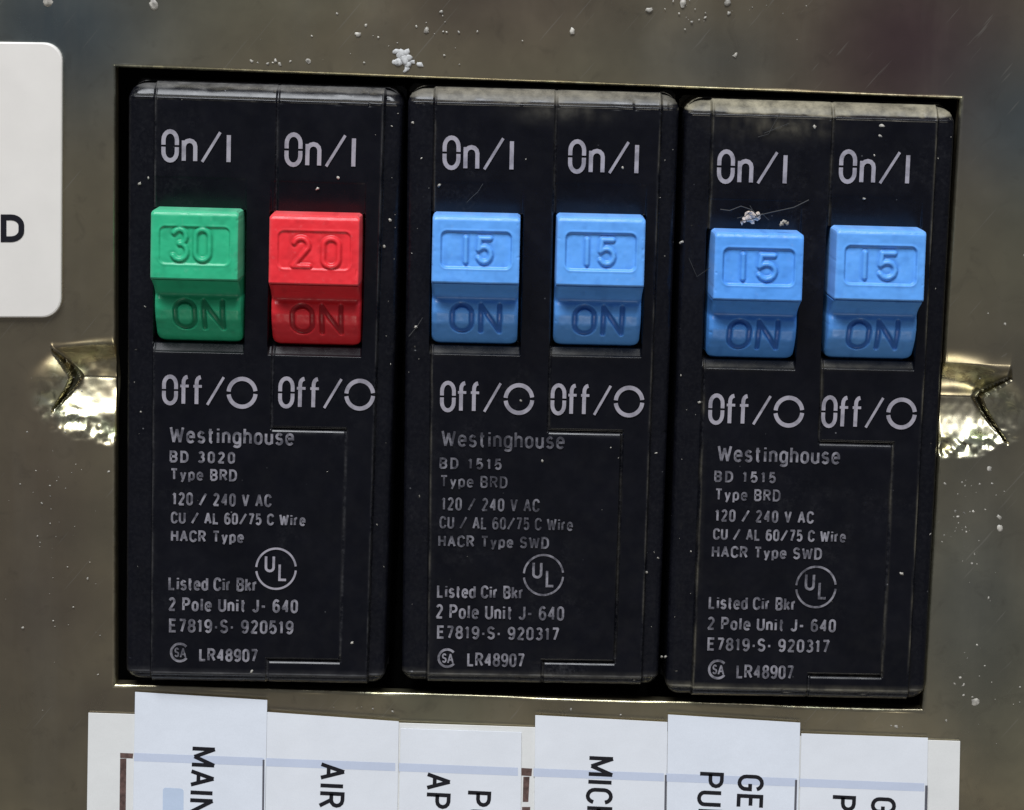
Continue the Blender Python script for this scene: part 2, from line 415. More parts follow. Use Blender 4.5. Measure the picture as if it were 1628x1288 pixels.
# ---------------------------------------------------------------- cover plate with its stamped opening
def build_plate():
    F0 = PLATE
    L = lambda px, py: tuple(float(v) for v in F0.loc(px, py))
    gx = lines(-420, 1760, 24, [(-150, 14, 1.7), (1328, 1500, 1.7), (-9, 0, .9), (1342, 1351, .9)])
    gy = lines(-360, 1500, 24, [(-9, 0, .9), (984, 993, .9), (415, 640, 1.7)])
    A, B = np.meshgrid(gx, gy)
    # opening
    d = np.maximum(np.maximum(-A, A-1342), np.maximum(-B, B-984))      # >0 on the metal
    r = 6.
    h = np.where(d < r, -r+np.sqrt(np.clip(r*r-(r-np.clip(d, 0, r))**2, 0, None)), 0.)
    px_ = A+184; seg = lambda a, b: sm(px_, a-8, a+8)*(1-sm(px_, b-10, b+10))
    lit = np.clip(seg(175, 222)+seg(590, 655)+seg(868, 1075)+.7*seg(1290, 1480)+.15, 0, 1)  # stretches of lower edge that catch light, put into shape and tint
    h = np.where((B > 978) & (d < 8), h*(.22+.78*lit), h)
    h = h + (vnoise(A, B, 420, 3)-.5)*7 - 1.1*(vnoise(A, B, 19, 33)-.4)*(d < 6)
    h = h - .0
    worn_glint = .85*(1-sm(d, 1.5, 7))*(.45+.55*vnoise(A, B, 70, 9))
    worn_glint = worn_glint*np.where((B < 3) | (B > 981), 1., .35)
    worn_glint = worn_glint*np.where(B > 978, .25+.75*lit, 1.)
    # lanced dents either side
    for side in (0, 1):
        if side == 0:
            ex = 0.; sx = -1.
            cx, cy = L(184, 622); tipx = -L(122, 604)[0]; tipy = L(122, 604)[1]; endx = -L(80, 555)[0]; y0 = L(80, 553)[1]; y1 = L(82, 657)[1]
            rad, hv = 150, 90
        else:
            ex = 1342.; cx, cy = L(1500, 650); tipx = L(1556, 637)[0]-ex; tipy = L(1556, 637)[1]
            endx = L(1608, 604)[0]-ex; y0 = L(1608, 603)[1]; y1 = L(1600, 706)[1]; rad, hv = 150, 86
        X = (ex-A) if side == 0 else (A-ex)          # distance from the opening edge
        T = B
        rr = np.where(X < -14, 9., np.sqrt((np.clip(X, 0, None)/rad)**2 + ((T-cy)/hv)**2))
        rr = rr + ((vnoise(A, B, 13, 61)-.5)*.14+(vnoise(A, B, 6, 62)-.5)*.04)*sm(T, cy, cy+50)
        bowl = np.clip(1-rr, 0, 1)
        dent = 16*sm(bowl, 0, .50)
        # shear line, pointing at the opening
        half = (y1-y0)/2; ym = (y0+y1)/2
        u = np.clip(np.abs(T-tipy)/np.where(T < tipy, tipy-y0, y1-tipy), 0, 1)
        inner = tipx+(endx-tipx)*u**1.15
        wd = (15 if side == 0 else 8)*(1-u)**.8 + (2.0 if side == 1 else 0)
        inside = (X < inner) & (T > y0-30) & (T < y1+30)
        # V groove inside the shear line
        vg = np.clip(1-np.abs(T-tipy)/(62 if side == 0 else 66), 0, 1); vg = vg*sm(vg, -.1, .35)
        reach = (1-sm(X, inner-4, inner+2))*(X > -14)
        dent = dent + 30*(vg-.09*np.exp(-((1-vg)/.16)**2))*reach
        h = h - dent - (vnoise(A, B, 18, 5)-.5)*2.4*sm(bowl, .02, .3) - (vnoise(A, B, 8, 15)-.5)*.45*sm(bowl, .02, .2)*(T > tipy)
        slit = (X > inner) & (X < inner+wd) & (T > y0) & (T < y1)
        h = np.where(slit, -70, h)
        worn_glint = np.maximum(worn_glint, sm(bowl, 0, .3)*(1-.75*sm(bowl, .35, .8))*np.where(T < tipy, .8, 1.)*(.3+.7*sm(vnoise(A, B, 20, 8), .25, .7))*np.where(X > inner+wd, .85, 1.))
    X, Z = F0.xz(A, B)
    V = np.stack([X, -h, Z], -1).reshape(-1, 3)
    # edge ring goes back: cells of the opening are dropped
    ca = (gx[1:]+gx[:-1])/2; cb = (gy[1:]+gy[:-1])/2
    CA, CB = np.meshgrid(ca, cb)
    keep = ~((CA > 0) & (CA < 1342) & (CB > 0) & (CB < 984))
    Fc = gridfaces(len(gy), len(gx), keep)
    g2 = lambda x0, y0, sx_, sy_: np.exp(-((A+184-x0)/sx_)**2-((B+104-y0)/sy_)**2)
    purple_refl = np.clip(g2(1440, 20, 190, 190)+.45*g2(820, -20, 260, 90)+.35*g2(1620, 560, 120, 200)+.4*g2(60, 820, 130, 300)+.3*g2(420, 1120, 260, 30), 0, 1)  # mirrored surroundings, painted as soft tint patches
    teal_refl = np.clip(g2(90, 40, 190, 150)+.9*g2(1640, 140, 130, 120)+.5*g2(1600, 900, 130, 220)+.4*g2(1130, 60, 120, 60), 0, 1)
    V, Fc, at = compact(V, Fc, {'worn_glint': worn_glint, 'purple_refl': purple_refl, 'teal_refl': teal_refl})
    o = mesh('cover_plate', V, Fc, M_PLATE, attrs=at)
    # returned edge of the opening (metal thickness)
    q = [(0,0),(1342,0),(1342,984),(0,984)]; VV = []; FF = []
    for k_, (a, b) in enumerate(q):
        x, z = F0.xz(a, b); VV += [(float(x), 6.0, float(z)), (float(x), 26., float(z))]
    for k_ in range(4):
        j = (k_+1) % 4; FF.append((2*k_, 2*j, 2*j+1, 2*k_+1))
    mesh('opening_edge', VV, FF, M_PLATE, parent=o, smooth=False)
    tag(o, 'olive brown plated steel panel front with cutout around the three black breakers', 'panel cover')
    return o
build_plate()
# dark space behind
def box_shell():
    x0, x1, z0, z1 = -900, 900, -800, 750; y0, y1 = 100, 420
    V = [(x0,y1,z0),(x1,y1,z0),(x1,y1,z1),(x0,y1,z1),(x0,y0-60,z0),(x1,y0-60,z0),(x1,y0-60,z1),(x0,y0-60,z1)]
    F = [(0,1,2,3),(0,4,5,1),(1,5,6,2),(2,6,7,3),(3,7,4,0)]
    structure(mesh('panel_interior', V, F, M_DARK, smooth=False), 'dark hollow inside the panel behind the breakers')
box_shell()

# ---------------------------------------------------------------- breakers
SEAM_A, SEAM_B, SEAM_R, SEAM_C = 240., 529., 363., 907.
def seam_sd(A, B):
    """signed distance to the L-shaped joint: positive on the left (label) half"""
    def box(x0, y0, x1, y1):
        qx = np.maximum(x0-A, A-x1); qy = np.maximum(y0-B, B-y1)
        return -(np.hypot(np.maximum(qx, 0), np.maximum(qy, 0)) + np.minimum(np.maximum(qx, qy), 0))
    s = np.maximum(box(-300, -300, SEAM_A, 1300), box(-300, SEAM_B, SEAM_R, SEAM_C))
    return s
SLOTS = {}   # breaker -> list of (a0, a1, btop, bbot)
def body_grid(k, slots, M, gd):
    fe = [(-1, 30, 1.3), (36, 50, .8), (402, 418, .8), (414, 441, 1.3), (SEAM_A-6, SEAM_A+6, .8), (SEAM_R-6, SEAM_R+6, .8)]
    fb = [(-1, 34, 1.2), (930, 951, 1.1), (SEAM_B-6, SEAM_B+6, .8), (SEAM_C-6, SEAM_C+6, .8)]
    for (a0, a1, b0, b1) in slots:
        fe += [(a0-4, a0+4, .8), (a1-4, a1+4, .8)]; fb += [(b0-3, b0+46, 2.5), (b1-18, b1+4, 1.0)]
    ga = lines(0, 440, 7, fe); gb = lines(0, 950, 7, fb)
    A, B = np.meshgrid(ga, gb)
    sd = sdrr(A, B, 0, 0, 440, 950, (32, 32, 26, 26))
    # shoulder level 20, raised middle 28
    mid = sm(A, 41.5, 46.5)*(1-sm(A, 407.5, 412.5))
    h = 19 + (HC-19)*mid
    # little rib along each shoulder line
    h = h + 1.2*np.exp(-((A-46)/1.6)**2) + 1.2*np.exp(-((A-408)/1.6)**2)
    # rims: long soft bevel at the top, shorter at the bottom, round at the sides
    top = np.clip(27-B, 0, None); h = h - 20*(top/27)**1.6 - np.where(B < 24, (1-sm(B, 20, 24))*1.6, 0)
    bot = np.clip(B-934, 0, None); h = h - 9*(bot/16)**1.3 - sm(B, 933, 936)*1.5
    R = 13.
    e = np.clip(sd, 0, R); h = h - (R-np.sqrt(np.clip(R*R-(R-e)**2, 0, None)))
    h = h + 1.4*np.exp(-((B-932)/2.)**2)*(sd > 4)
    # joint groove
    s = seam_sd(A, B)
    gw = 2.6
    groove = gd[0]*(1-sm(np.abs(s), .8, gw+.8))
    # chamfer on lower lips of the joint
    lipB = (np.abs(A-(SEAM_A+SEAM_R)/2) < (SEAM_R-SEAM_A)/2)
    h = h - groove*np.where((B > SEAM_B+6) & (B < SEAM_C-6) & (A > SEAM_A+10), gd[1], 1.)
    h = h - lipB*(5.0*np.clip(1-(B-SEAM_B)/7., 0, 1)*(B > SEAM_B) + 4.4*np.clip(1-(B-SEAM_C)/6.5, 0, 1)*(B > SEAM_C))
    h = h + gd[2]*(s < 0)*mid*1.0
    # handle slots
    for (a0, a1, b0, b1) in slots:
        ins = np.minimum(A-a0, a1-A)
        xw = sm(ins, -1.2, 1.2)
        dep = np.interp(B, [b0-1, b0+1, b0+47, b0+52, b1-15, b1-12, b1-1.5, b1+.5], [0, .7, 5, 60, 60, 13, 3.5, 0])
        h = h - dep*xw
    h = h + (vnoise(A, B, 60, 20+k)-.5)*1.0 + (vnoise(A, B, 16, 30+k)-.5)*.35
    # nicks along the rims
    h = h - 1.2*sm(vnoise(A, B, 9, 40+k), .72, .95)*((B < 30) | (B > 930) | (A < 20) | (A > 425))
    cut = (9, 19, 20)[k] + 7*(vnoise(A, B, 30, 50+k)-.5) + 3*(vnoise(A, B, 8, 55+k)-.5)
    dust = (1-sm(B, cut-2, cut+2.5))*(.6+.4*vnoise(A, B, 26, 51+k))
    h = h + 1.5*np.exp(-((B-25)/2.)**2)*(sd > 4)
    for (a0, a1, b0, b1) in slots:
        dust = np.maximum(dust, .20*np.exp(-((B-b1+3)/4)**2)*(A > a0)*(A < a1)*(1-.7*(A-a0)/(a1-a0)))  # lit lower ledge of each slot, fading rightward, painted pale
    scuff_glint = np.clip(.14*(1-sm(A, 38, 48)) + .14*sm(A, 405, 415) + .8*np.exp(-((A-46)/2.5)**2) + .8*np.exp(-((A-409)/2.5)**2) + .7*(1-sm(np.abs(s), 1, 4)), 0, 1)  # real shoulder scuffs, plus highlights painted along ribs and joint
    scuff_glint = np.maximum(scuff_glint, .8*sm(B, 930, 936))
    scuff_glint = np.maximum(scuff_glint, .30*sm(vnoise(A, B, 90, 70+k), .55, .95)*sm(vnoise(A, B, 13, 71+k), .3, .8))
    if k == 1:       # rubbed patch at the lower joint of the middle breaker
        g = np.exp(-((A-268)/38)**2-((B-922)/16)**2); scuff_glint = np.maximum(scuff_glint, g*(.4+.9*vnoise(A, B, 5, 77))); h = h - 2.0*g*vnoise(A, B, 6, 78)
        dust = np.maximum(dust, .45*np.exp(-((A-250)/60)**2-((B-34)/14)**2)*vnoise(A, B, 14, 79))
    if k == 2: dust = np.maximum(dust, .30*np.exp(-((A-150)/70)**2-((B-40)/16)**2)*vnoise(A, B, 10, 80))
    dust = np.maximum(dust, .34*(np.exp(-((A-46)/2.)**2)+np.exp(-((A-408.5)/2.)**2)+.5*np.exp(-(s/2.6)**2))*sm(vnoise(A*9, B, 34, 90+k), .2, .9)*(sd > 6))  # edge highlights on ribs and joint, painted as pale lines
    dust = np.maximum(dust, .42*(np.exp(-((B-931)/2.2)**2)+.7*np.exp(-((B-945)/2.)**2))*(.4+.6*vnoise(A, B, 40, 95+k)))  # light lines along the bottom bevel, painted into the colour
    # outer drop
    h = np.where(sd <= .01, -90, h)
    X, Z = BR[k].xz(A, B)
    V = np.stack([X, -h, Z], -1).reshape(-1, 3)
    ca = (ga[1:]+ga[:-1])/2; cb = (gb[1:]+gb[:-1])/2; CA, CB = np.meshgrid(ca, cb)
    return V, (len(gb), len(ga)), CA, CB, {'dust': dust, 'scuff_glint': scuff_glint}  # dust also holds the painted ledge, rib, joint and bevel highlights

def toggle(k, name, box, mat, num, mbx, parent, origin, seed):
    """one handle. box = pad x0, y0, x1, y1 in the photo; bottom = y of its lower end"""
    HP = 92.
    x0, y0, x1, y1, xb0, xb1, yb = box; y0 += 6.5
    if k == 2: x0 += 2; x1 += 2
    OX, OZ = ray(x0, y0, HP); RX, RZ = ray(x1, y0+(x1-x0)*.028, HP)
    fr = BR[k]; X1, Z1 = fr.xz(100, 400); X2, Z2 = fr.xz(300, 400); X3, Z3 = fr.xz(100, 600)
    e1 = np.array([X2-X1, Z2-Z1]); e1 /= np.linalg.norm(e1); e2 = np.array([e1[1], -e1[0]])
    Wd = math.hypot(RX-OX, RZ-OZ); BX, BZ = ray(xb0, yb, 30.)
    LX, LZ = ray((x0+x1)/2, y1, HP-3)
    padH = abs((LX-OX)*e2[0]+(LZ-OZ)*e2[1]); TX, TZ = ray((xb0+xb1)/2, yb, 15.)
    tot = abs((TX-OX)*e2[0]+(TZ-OZ)*e2[1])
    ga = lines(0, Wd, 1.45, [(-1, 7, .7), (Wd-7, Wd, .7)]); ga[-1] = Wd
    gb = lines(0, tot, 1.45, [(0, 7, .7), (padH-7, padH+4, .6), (tot-14, tot, .9)]); gb[-1] = tot
    A, B = np.meshgrid(ga, gb)
    p = padH
    prof = np.interp(B, [0, 3, 8, p-4, p-1.2, p+.6, p+9, p+19, p+27, p+33, p+50, p+66, p+80, tot-9, tot-3, tot],
                        [80, 85, HP-4.5, HP+3.0, HP+1.2, 49, 40, 38, 43, 50.5, 51, 44, 34, 20, 9, 2])
    # soften the profile below the pad
    tb = np.linspace(0, tot, 800); tp = np.interp(tb, [p-6, p+.6, p+6, p+14, p+22, p+29, p+34, p+50, p+66, p+80, tot-9, tot-3, tot], [96, 88, 76, 60, 49, 44, 49.0, 50, 43, 32, 18, 9, 2])
    kk = np.exp(-(np.arange(-40, 41)*(tot/800)/3.2)**2); kk /= kk.sum(); tp = np.convolve(np.pad(tp, 40, mode='edge'), kk, 'valid')
    prof = np.where(B > p+.8, np.interp(B, tb, tp), prof)
    sdp = sdrr(A, B, 0, -40 if False else 0, Wd, tot+0.01, (8, 8, 17, 17))
    R = np.where(B < p, 5., 9.)
    e = np.clip(sdp, 0, R); edge = R-np.sqrt(np.clip(R*R-(R-e)**2, 0, None))
    h = prof-edge*np.where(B < p, 1., 1.)
    h = h + 1.2*((A/Wd-.5)**2)*-4*(B < p)
    # moulded window with the rating
    fx0, fx1, fy0, fy1 = .105*Wd, .895*Wd, p*.235, p*.765
    sf = sdrr(A, B, fx0, fy0, fx1, fy1, 9)
    fd = {'15': 4.2, '30': 2.2, '20': 2.2}[num]
    fdm = fd*(1 if num == '15' else 1-.35*sm(B, p*.3, p*.7))
    h = h - fdm*sm(sf, -1.0, 1.6) + .7*np.exp(-((sf+1.5)/1.6)**2)
    st, wd = layout(num.replace('1', 'I'), {'15': .34, '30': .22, '20': .34}[num])
    nx0, nx1, ny0, ny1 = mbx; nx0 += .03; nx1 -= .03; ny0 += .03; ny1 -= .035
    S = [[(Wd*nx0+q[0]*(nx1-nx0)*Wd/wd, p*(ny1-(ny1-ny0)*q[1])) for q in s] for s in st]
    dn = seg_dist(A, B, S); h = h + {'15': 4.2, '30': 3.6, '20': 3.6}[num]*(1-sm(dn, 1.6, 4.8)) - .6*np.exp(-((dn-5.8)/1.8)**2)
    # ON cast below, sunk
    st, wd = layout('ON', .24); oy0, oy1 = p+37, min(p+80, tot-14)
    S = [[(Wd*.24+q[0]*Wd*.54/wd, oy1-(oy1-oy0)*q[1]) for q in s] for s in st]
    do = seg_dist(A, B, S); on = (1-sm(do, 2.6, 4.8)); h = h - 4.0*on
    rs = np.random.RandomState(seed)
    h = h + (vnoise(A, B, 26, seed)-.5)*1.6*(B < p) + (vnoise(A, B, 7, seed+1)-.5)*.5
    h = h - .9*sm(vnoise(A*1.3+seed, B, 7, seed+2), .84, .99)*(sdp < 6)
    dark_tone = np.clip(.35*np.exp(-((dn-5.2)/1.8)**2)*(B < p) + 1.3*on + .35*np.exp(-((sf)/1.4)**2)*(B < p*.5) + .45*np.exp(-((B-p-27)/3.)**2), 0, 1)
    h = np.where(sdp <= .05, -45, h); h = np.where(B <= 0, -45, h)
    lower = (B > p+.3)
    # the lower part sits a hair to the side of the pad as measured
    X = OX + e1[0]*A + e2[0]*B; Z = OZ + e1[1]*A + e2[1]*B
    Xb, Zb = BX, BZ
    # side offset of the lower part
    cur = OX + e1[0]*0 + e2[0]*tot
    V = np.stack([X, -h, Z], -1).reshape(-1, 3)
    return mesh(name, V, gridfaces(len(gb), len(ga)), mat, parent=parent, origin=origin, attrs={'dark_tone': np.clip(dark_tone + .22*sm(vnoise(A, B, 11, seed+7), .62, .95), 0, 1), 'rim_glint': np.clip((np.exp(-sdp/2.0)+.8*np.exp(-((B-p+1)/1.6)**2))*(B < p+.3), 0, 1)*(.4+.6*vnoise(A, B, 14, seed+9))})

def print_on(k, items, name, mat, parent, origin, z=.35, rnd=None):
    """items: (text, x0, x1, ytop, ybase, thickness, gap) in photo positions along the printed line"""
    V = []; F = []
    fr = BR[k]
    for (txt, x0, x1, yt, yb, t, gap) in items:
        a0, b0 = fr.loc(x0, yt); a1, _ = fr.loc(x1, yt+(x1-x0)*.027); _, b1 = fr.loc(x0, yb)
        v, f = text_ribbons(txt, float(a0), float(a1), float(b0), float(b1), t*1.15 if t < 5 else t, gap, rnd=rnd, jitter=.12)
        n = len(V); V += v; F += [tuple(i+n for i in q) for q in f]
    V = np.array(V); X, Z = fr.xz(V[:,0], V[:,1])
    W3 = np.stack([X, -(HC+1.1+z+V[:,2]), Z], -1)
    return mesh(name, W3, F, mat, parent=parent, origin=origin, smooth=False)
def ring_on(k, cx, cy, r, t, name, mat, parent, origin, extra=(), gap=None, z=.35):
    fr = BR[k]; V = []; F = []
    a, b = (float(v) for v in fr.loc(cx, cy))
    if gap: ribbon([(a+r*math.cos(math.radians(x)), b+r*math.sin(math.radians(x))) for x in range(gap[0], gap[1]+1, 8)], t, V, F, 0)
    else:
        ribbon([(a+r*math.cos(math.radians(x)), b+r*math.sin(math.radians(x))) for x in range(-176, -2, 6)], t, V, F, 0)
        ribbon([(a+r*math.cos(math.radians(x)), b+r*math.sin(math.radians(x))) for x in range(4, 178, 6)], t, V, F, 0)
    for (txt, dx0, dx1, dy0, dy1, tt) in extra:
        v, f = text_ribbons(txt, a+dx0, a+dx1, b+dy0, b+dy1, tt, .2)
        n = len(V); V += v; F += [tuple(i+n for i in q) for q in f]
    V = np.array(V); X, Z = fr.xz(V[:,0], V[:,1])
    return mesh(name, np.stack([X, -(HC+1.1+z+V[:,2]), Z], -1), F, mat, parent=parent, origin=origin, smooth=False)

SPEC = [
 dict(label='left black double breaker with a green 30 toggle and a red 20 toggle', dust=((.14,.135,.13), .9), gd=(2.6,.25,.0),
  toggles=[((238,327,380,446,247,385,546), M_GREEN, '30', (.22,.70,.24,.74)), ((427,334,573,454,437,573,552), M_RED, '20', (.24,.80,.30,.76))],
  on=[(257,370,205,258),(453,569,210,265)], off=[(258,410,595,644),(443,597,598,649)],
  small=[('Westinghouse',270,468,677,704,3.6,.17),('BD 3020',270,374,716,735,3.2,.26),('Type BRD',271,377,744,763,3.0,.20),
         ('120 / 240 V AC',274,432,782,803,3.2,.20),('CU / AL 60/75 C Wire',272,486,813,832,3.0,.18),('HACR Type',272,388,842,861,3.1,.18)],
  lower=[('Listed Cir Bkr',268,410,916,938,3.4,.15),('2 Pole Unit J- 640',268,474,949,971,3.4,.17),('E7819.S. 920519',269,467,983,1005,3.4,.17),('LR48907',317,410,1030,1051,3.4,.14)],
  ul=(439,904), csa=(286,1037), ink=M_INK2),
 dict(label='middle black double breaker with two blue 15 toggles and a clear L-shaped joint line', dust=((.19,.175,.14), 1.), gd=(3.2,1.7,-.6),
  toggles=[((687,335,829,452,687,827,550), M_BLUE, '15', (.34,.70,.30,.71)), ((886,337,1028,456,882,1022,553), M_BLUE, '15', (.30,.68,.30,.71))],
  on=[(704,820,215,270),(904,1019,221,276)], off=[(700,850,605,655),(876,1025,609,660)],
  small=[('Westinghouse',702,898,683,710,3.4,.17),('BD 1515',699,798,727,745,2.9,.28),('Type BRD',700,807,755,774,2.6,.20),
         ('120 / 240 V AC',702,858,790,811,2.9,.20),('CU / AL 60/75 C Wire',699,911,820,840,2.8,.18),('HACR Type SWD',697,873,850,869,3.0,.18)],
  lower=[('Listed Cir Bkr',695,833,929,950,3.2,.15),('2 Pole Unit J- 640',693,897,960,983,3.2,.17),('E7819.S. 920317',695,889,994,1015,3.2,.17),('LR48907',743,834,1037,1059,3.2,.14)],
  ul=(864,914), csa=(711,1046), ink=M_INK3),
 dict(label='right black double breaker with two blue 15 toggles and lint above one of them', dust=((.31,.28,.20), 1.), gd=(3.0,.5,.0),
  toggles=[((1135,362,1279,479,1128,1268,573), M_BLUE2, '15', (.28,.72,.30,.71)), ((1329,357,1474,479,1315,1455,574), M_BLUE, '15', (.28,.70,.30,.71))],
  on=[(1141,1255,237,292),(1335,1450,237,292)], off=[(1127,1279,625,675),(1307,1458,628,680)],
  small=[('Westinghouse',1141,1336,707,734,3.5,.17),('BD 1515',1136,1234,748,766,3.0,.28),('Type BRD',1137,1241,776,795,2.7,.20),
         ('120 / 240 V AC',1137,1294,809,829,3.0,.20),('CU / AL 60/75 C Wire',1134,1345,839,858,2.9,.18),('HACR Type SWD',1132,1307,867,886,3.0,.18)],
  lower=[('Listed Cir Bkr',1127,1266,947,968,3.2,.15),('2 Pole Unit J- 640',1125,1329,980,1001,3.2,.17),('E7819.S. 920317',1125,1319,1013,1034,3.2,.17),('LR48907',1171,1262,1056,1078,3.2,.14)],
  ul=(1297,933), csa=(1141,1064), ink=M_INK2),
]
def build_breaker(k):
    S = SPEC[k]; fr = BR[k]; rnd = random.Random(k)
    M = plastic_black('black_plastic_%s' % 'abc'[k], k, *S['dust'])
    cx, cz = fr.xz(220, 475); org = np.array([float(cx)*K, 0.03*0, float(cz)*K])
    root = empty('circuit_breaker', org)
    tag(root, S['label'], 'circuit breaker', 'circuit breakers side by side in the panel cutout')
    slots = []
    for (bx, mt, num, mb) in S['toggles']:
        # slot sized from the handle, in breaker coordinates
        a0, bt = fr.loc(min(bx[0], bx[4])+2, bx[1], 30); a1, bb = fr.loc(max(bx[2], bx[5])-1, bx[6], 30)
        aL, _ = fr.loc(bx[0], bx[1], 92); aR, _ = fr.loc(bx[2], bx[1], 92)
        a0 = float(aL)-3.5; a1 = float(aR)+3.5
        slots.append((a0, a1, float(bt)-44, float(bb)+16))
    V, (nb, na), CA, CB, at = body_grid(k, slots, M, S['gd'])
    left = seam_sd(CA, CB) >= 0
    sdc = sdrr(CA, CB, 0, 0, 440, 950, 30) > -8
    for msk in (left & sdc, (~left) & sdc):
        Fc = gridfaces(nb, na, msk); v, f, a_ = compact(V, Fc, at)
        mesh('housing_half', v, f, M, parent=root, origin=org, attrs=a_)
    # sides of the moulding going back into the panel
    P = []
    for cx_, cy_, a_0 in ((32,32,180),(408,32,270),(414,924,0),(26,924,90)):
        r_ = 31 if cy_ < 100 else 25
        P += [(cx_+r_*math.cos(math.radians(a_0+t_*15)), cy_+r_*math.sin(math.radians(a_0+t_*15))) for t_ in range(7)]
    P = np.array(P); X, Z = fr.xz(P[:,0], P[:,1]); n = len(P)
    VV = np.concatenate([np.stack([X, np.full(n, -2.), Z], -1), np.stack([X, np.full(n, 330.), Z], -1)])
    FF = [(i, (i+1) % n, n+(i+1) % n, n+i) for i in range(n)]
    m_at = {'dust': np.zeros(2*n), 'scuff_glint': np.full(2*n, .3)}
    mesh('housing_side', VV, FF, M, parent=root, origin=org, attrs=m_at)
    for q, (bx, mt, num, mb) in enumerate(S['toggles']):
        o = toggle(k, 'toggle', bx, mt, num, mb, root, org, 100+k*10+q*5)
        o['label'] = {'30': 'green toggle moulded 30 over ON', '20': 'red toggle moulded 20 over ON', '15': 'blue toggle moulded 15 over ON'}[num]
    for q, (x0, x1, y0, y1) in enumerate(S['on']):
        print_on(k, [('Zn/|', x0, x1, y0, y1, 6.6, .12)], 'on_legend', M_INK, root, org)
    for q, (x0, x1, y0, y1) in enumerate(S['off']):
        h_ = y1-y0; r_ = 23.5
        print_on(k, [('Zff/', x0, x1-51, y0, y1, 6.2, .08)], 'off_legend', M_INK, root, org)
        ring_on(k, x1-25, y0+26+(x1-x0)*.022, r_-1.5, 6.6, 'off_ring', M_INK, root, org)
    print_on(k, S['small'][:1], 'maker_name', M_INK2 if k != 1 else M_INK3, root, org)
    print_on(k, S['small'][1:], 'rating_print', S['ink'], root, org)
    print_on(k, S['lower'], 'listing_print', M_INK2, root, org)
    ux, uy = S['ul']
    ring_on(k, ux, uy, 33, 3.4, 'listing_mark', M_INK2 if k else M_INK, root, org, extra=[('U',-19,-2,-22,6,4.2),('L',4,19,-9,20,4.0)])
    ux, uy = S['csa']
    ring_on(k, ux, uy, 14.5, 4.0, 'approval_mark', M_INK2, root, org, extra=[('S',-9,-1,-8,8,2.6),('A',0,11,-8,9,2.6)], gap=(38, 322))
for k in range(3): build_breaker(k)

# ---------------------------------------------------------------- flat sheets on the plate
def sheet(name, quad, h0, th, mat, rad=0, parent=None, origin=(0,0,0), curl=None, bev=0.):
    """thin slab given by its four photo corners (tl, tr, br, bl), real thickness th"""
    P = []
    if rad:
        q = [np.array(p, float) for p in quad]
        for i in range(4):
            p = q[i]; a = q[i-1]-p; b = q[(i+1) % 4]-p; a /= np.linalg.norm(a); b /= np.linalg.norm(b)
            c = p+(a+b)*rad
            s = p+a*rad-c; e = p+b*rad-c
            for t_ in range(9):
                w_ = t_/8*math.pi/2; P.append(c+s*math.cos(w_)+e*math.sin(w_))
    else: P = [np.array(p, float) for p in quad]
    P = np.array(P); n = len(P); X, Z = ray(P[:,0], P[:,1], h0)
    cx, cz = X.mean(), Z.mean(); rows = []
    if bev:
        dx, dz = X-cx, Z-cz; ln = np.hypot(dx, dz)
        rows = [(X, h0+.0, Z), (X, h0+th-bev, Z), (X-dx/ln*bev*.4, h0+th-bev*.35, Z-dz/ln*bev*.4), (X-dx/ln*bev*1.3, h0+th, Z-dz/ln*bev*1.3)]
    else: rows = [(X, h0, Z), (X, h0+th, Z)]
    V = []; F = []
    for (x, h_, z) in rows: V += [(x[i], -h_, z[i]) for i in range(n)]
    for r_ in range(len(rows)-1):
        for i in range(n):
            j = (i+1) % n; F.append((r_*n+i, r_*n+j, (r_+1)*n+j, (r_+1)*n+i))
    F.append(tuple((len(rows)-1)*n+i for i in range(n)))
    return mesh(name, V, F, mat, parent=parent, origin=origin, smooth=False)
def text_down(txt, xl, xr, y0, scale_len, t, lean=-.045):
    """lettering that reads downwards; letter tops face right. xl..xr = letter height, scale_len = length of one letter-height unit"""
    st, wd = layout(txt, .26); V = []; F = []
    H_ = xr-xl
    for k_, s in enumerate(st):
        q = [(xl+t/2+p[1]*(H_-t)+ (p[0]*scale_len)*lean, y0+t/2+p[0]*scale_len + p[1]*H_*.04) for p in s]
        ribbon(q, t, V, F, .04*(k_ % 9))
    return V, F
def flat_print(name, V, F, h, mat, parent):
    V = np.array(V); X, Z = ray(V[:,0], V[:,1], h)
    return mesh(name, np.stack([X, -(h+V[:,2]), Z], -1), F, mat, parent=parent, smooth=False)

# white plate at the left edge
wp = sheet('nameplate', [(-330,62),(101,68),(99,504),(-330,504)], 1.5, 9, M_WHITE, rad=30, bev=2.5)
tag(wp, 'off-white round-cornered plate at the left edge, lettered with a bold D', 'nameplate')
V, F = text_ribbons('D', 1, 38.5, 341, 385, 9.2, .2)
flat_print('lettering', V, F, 11.2, M_BLACKINK, wp)

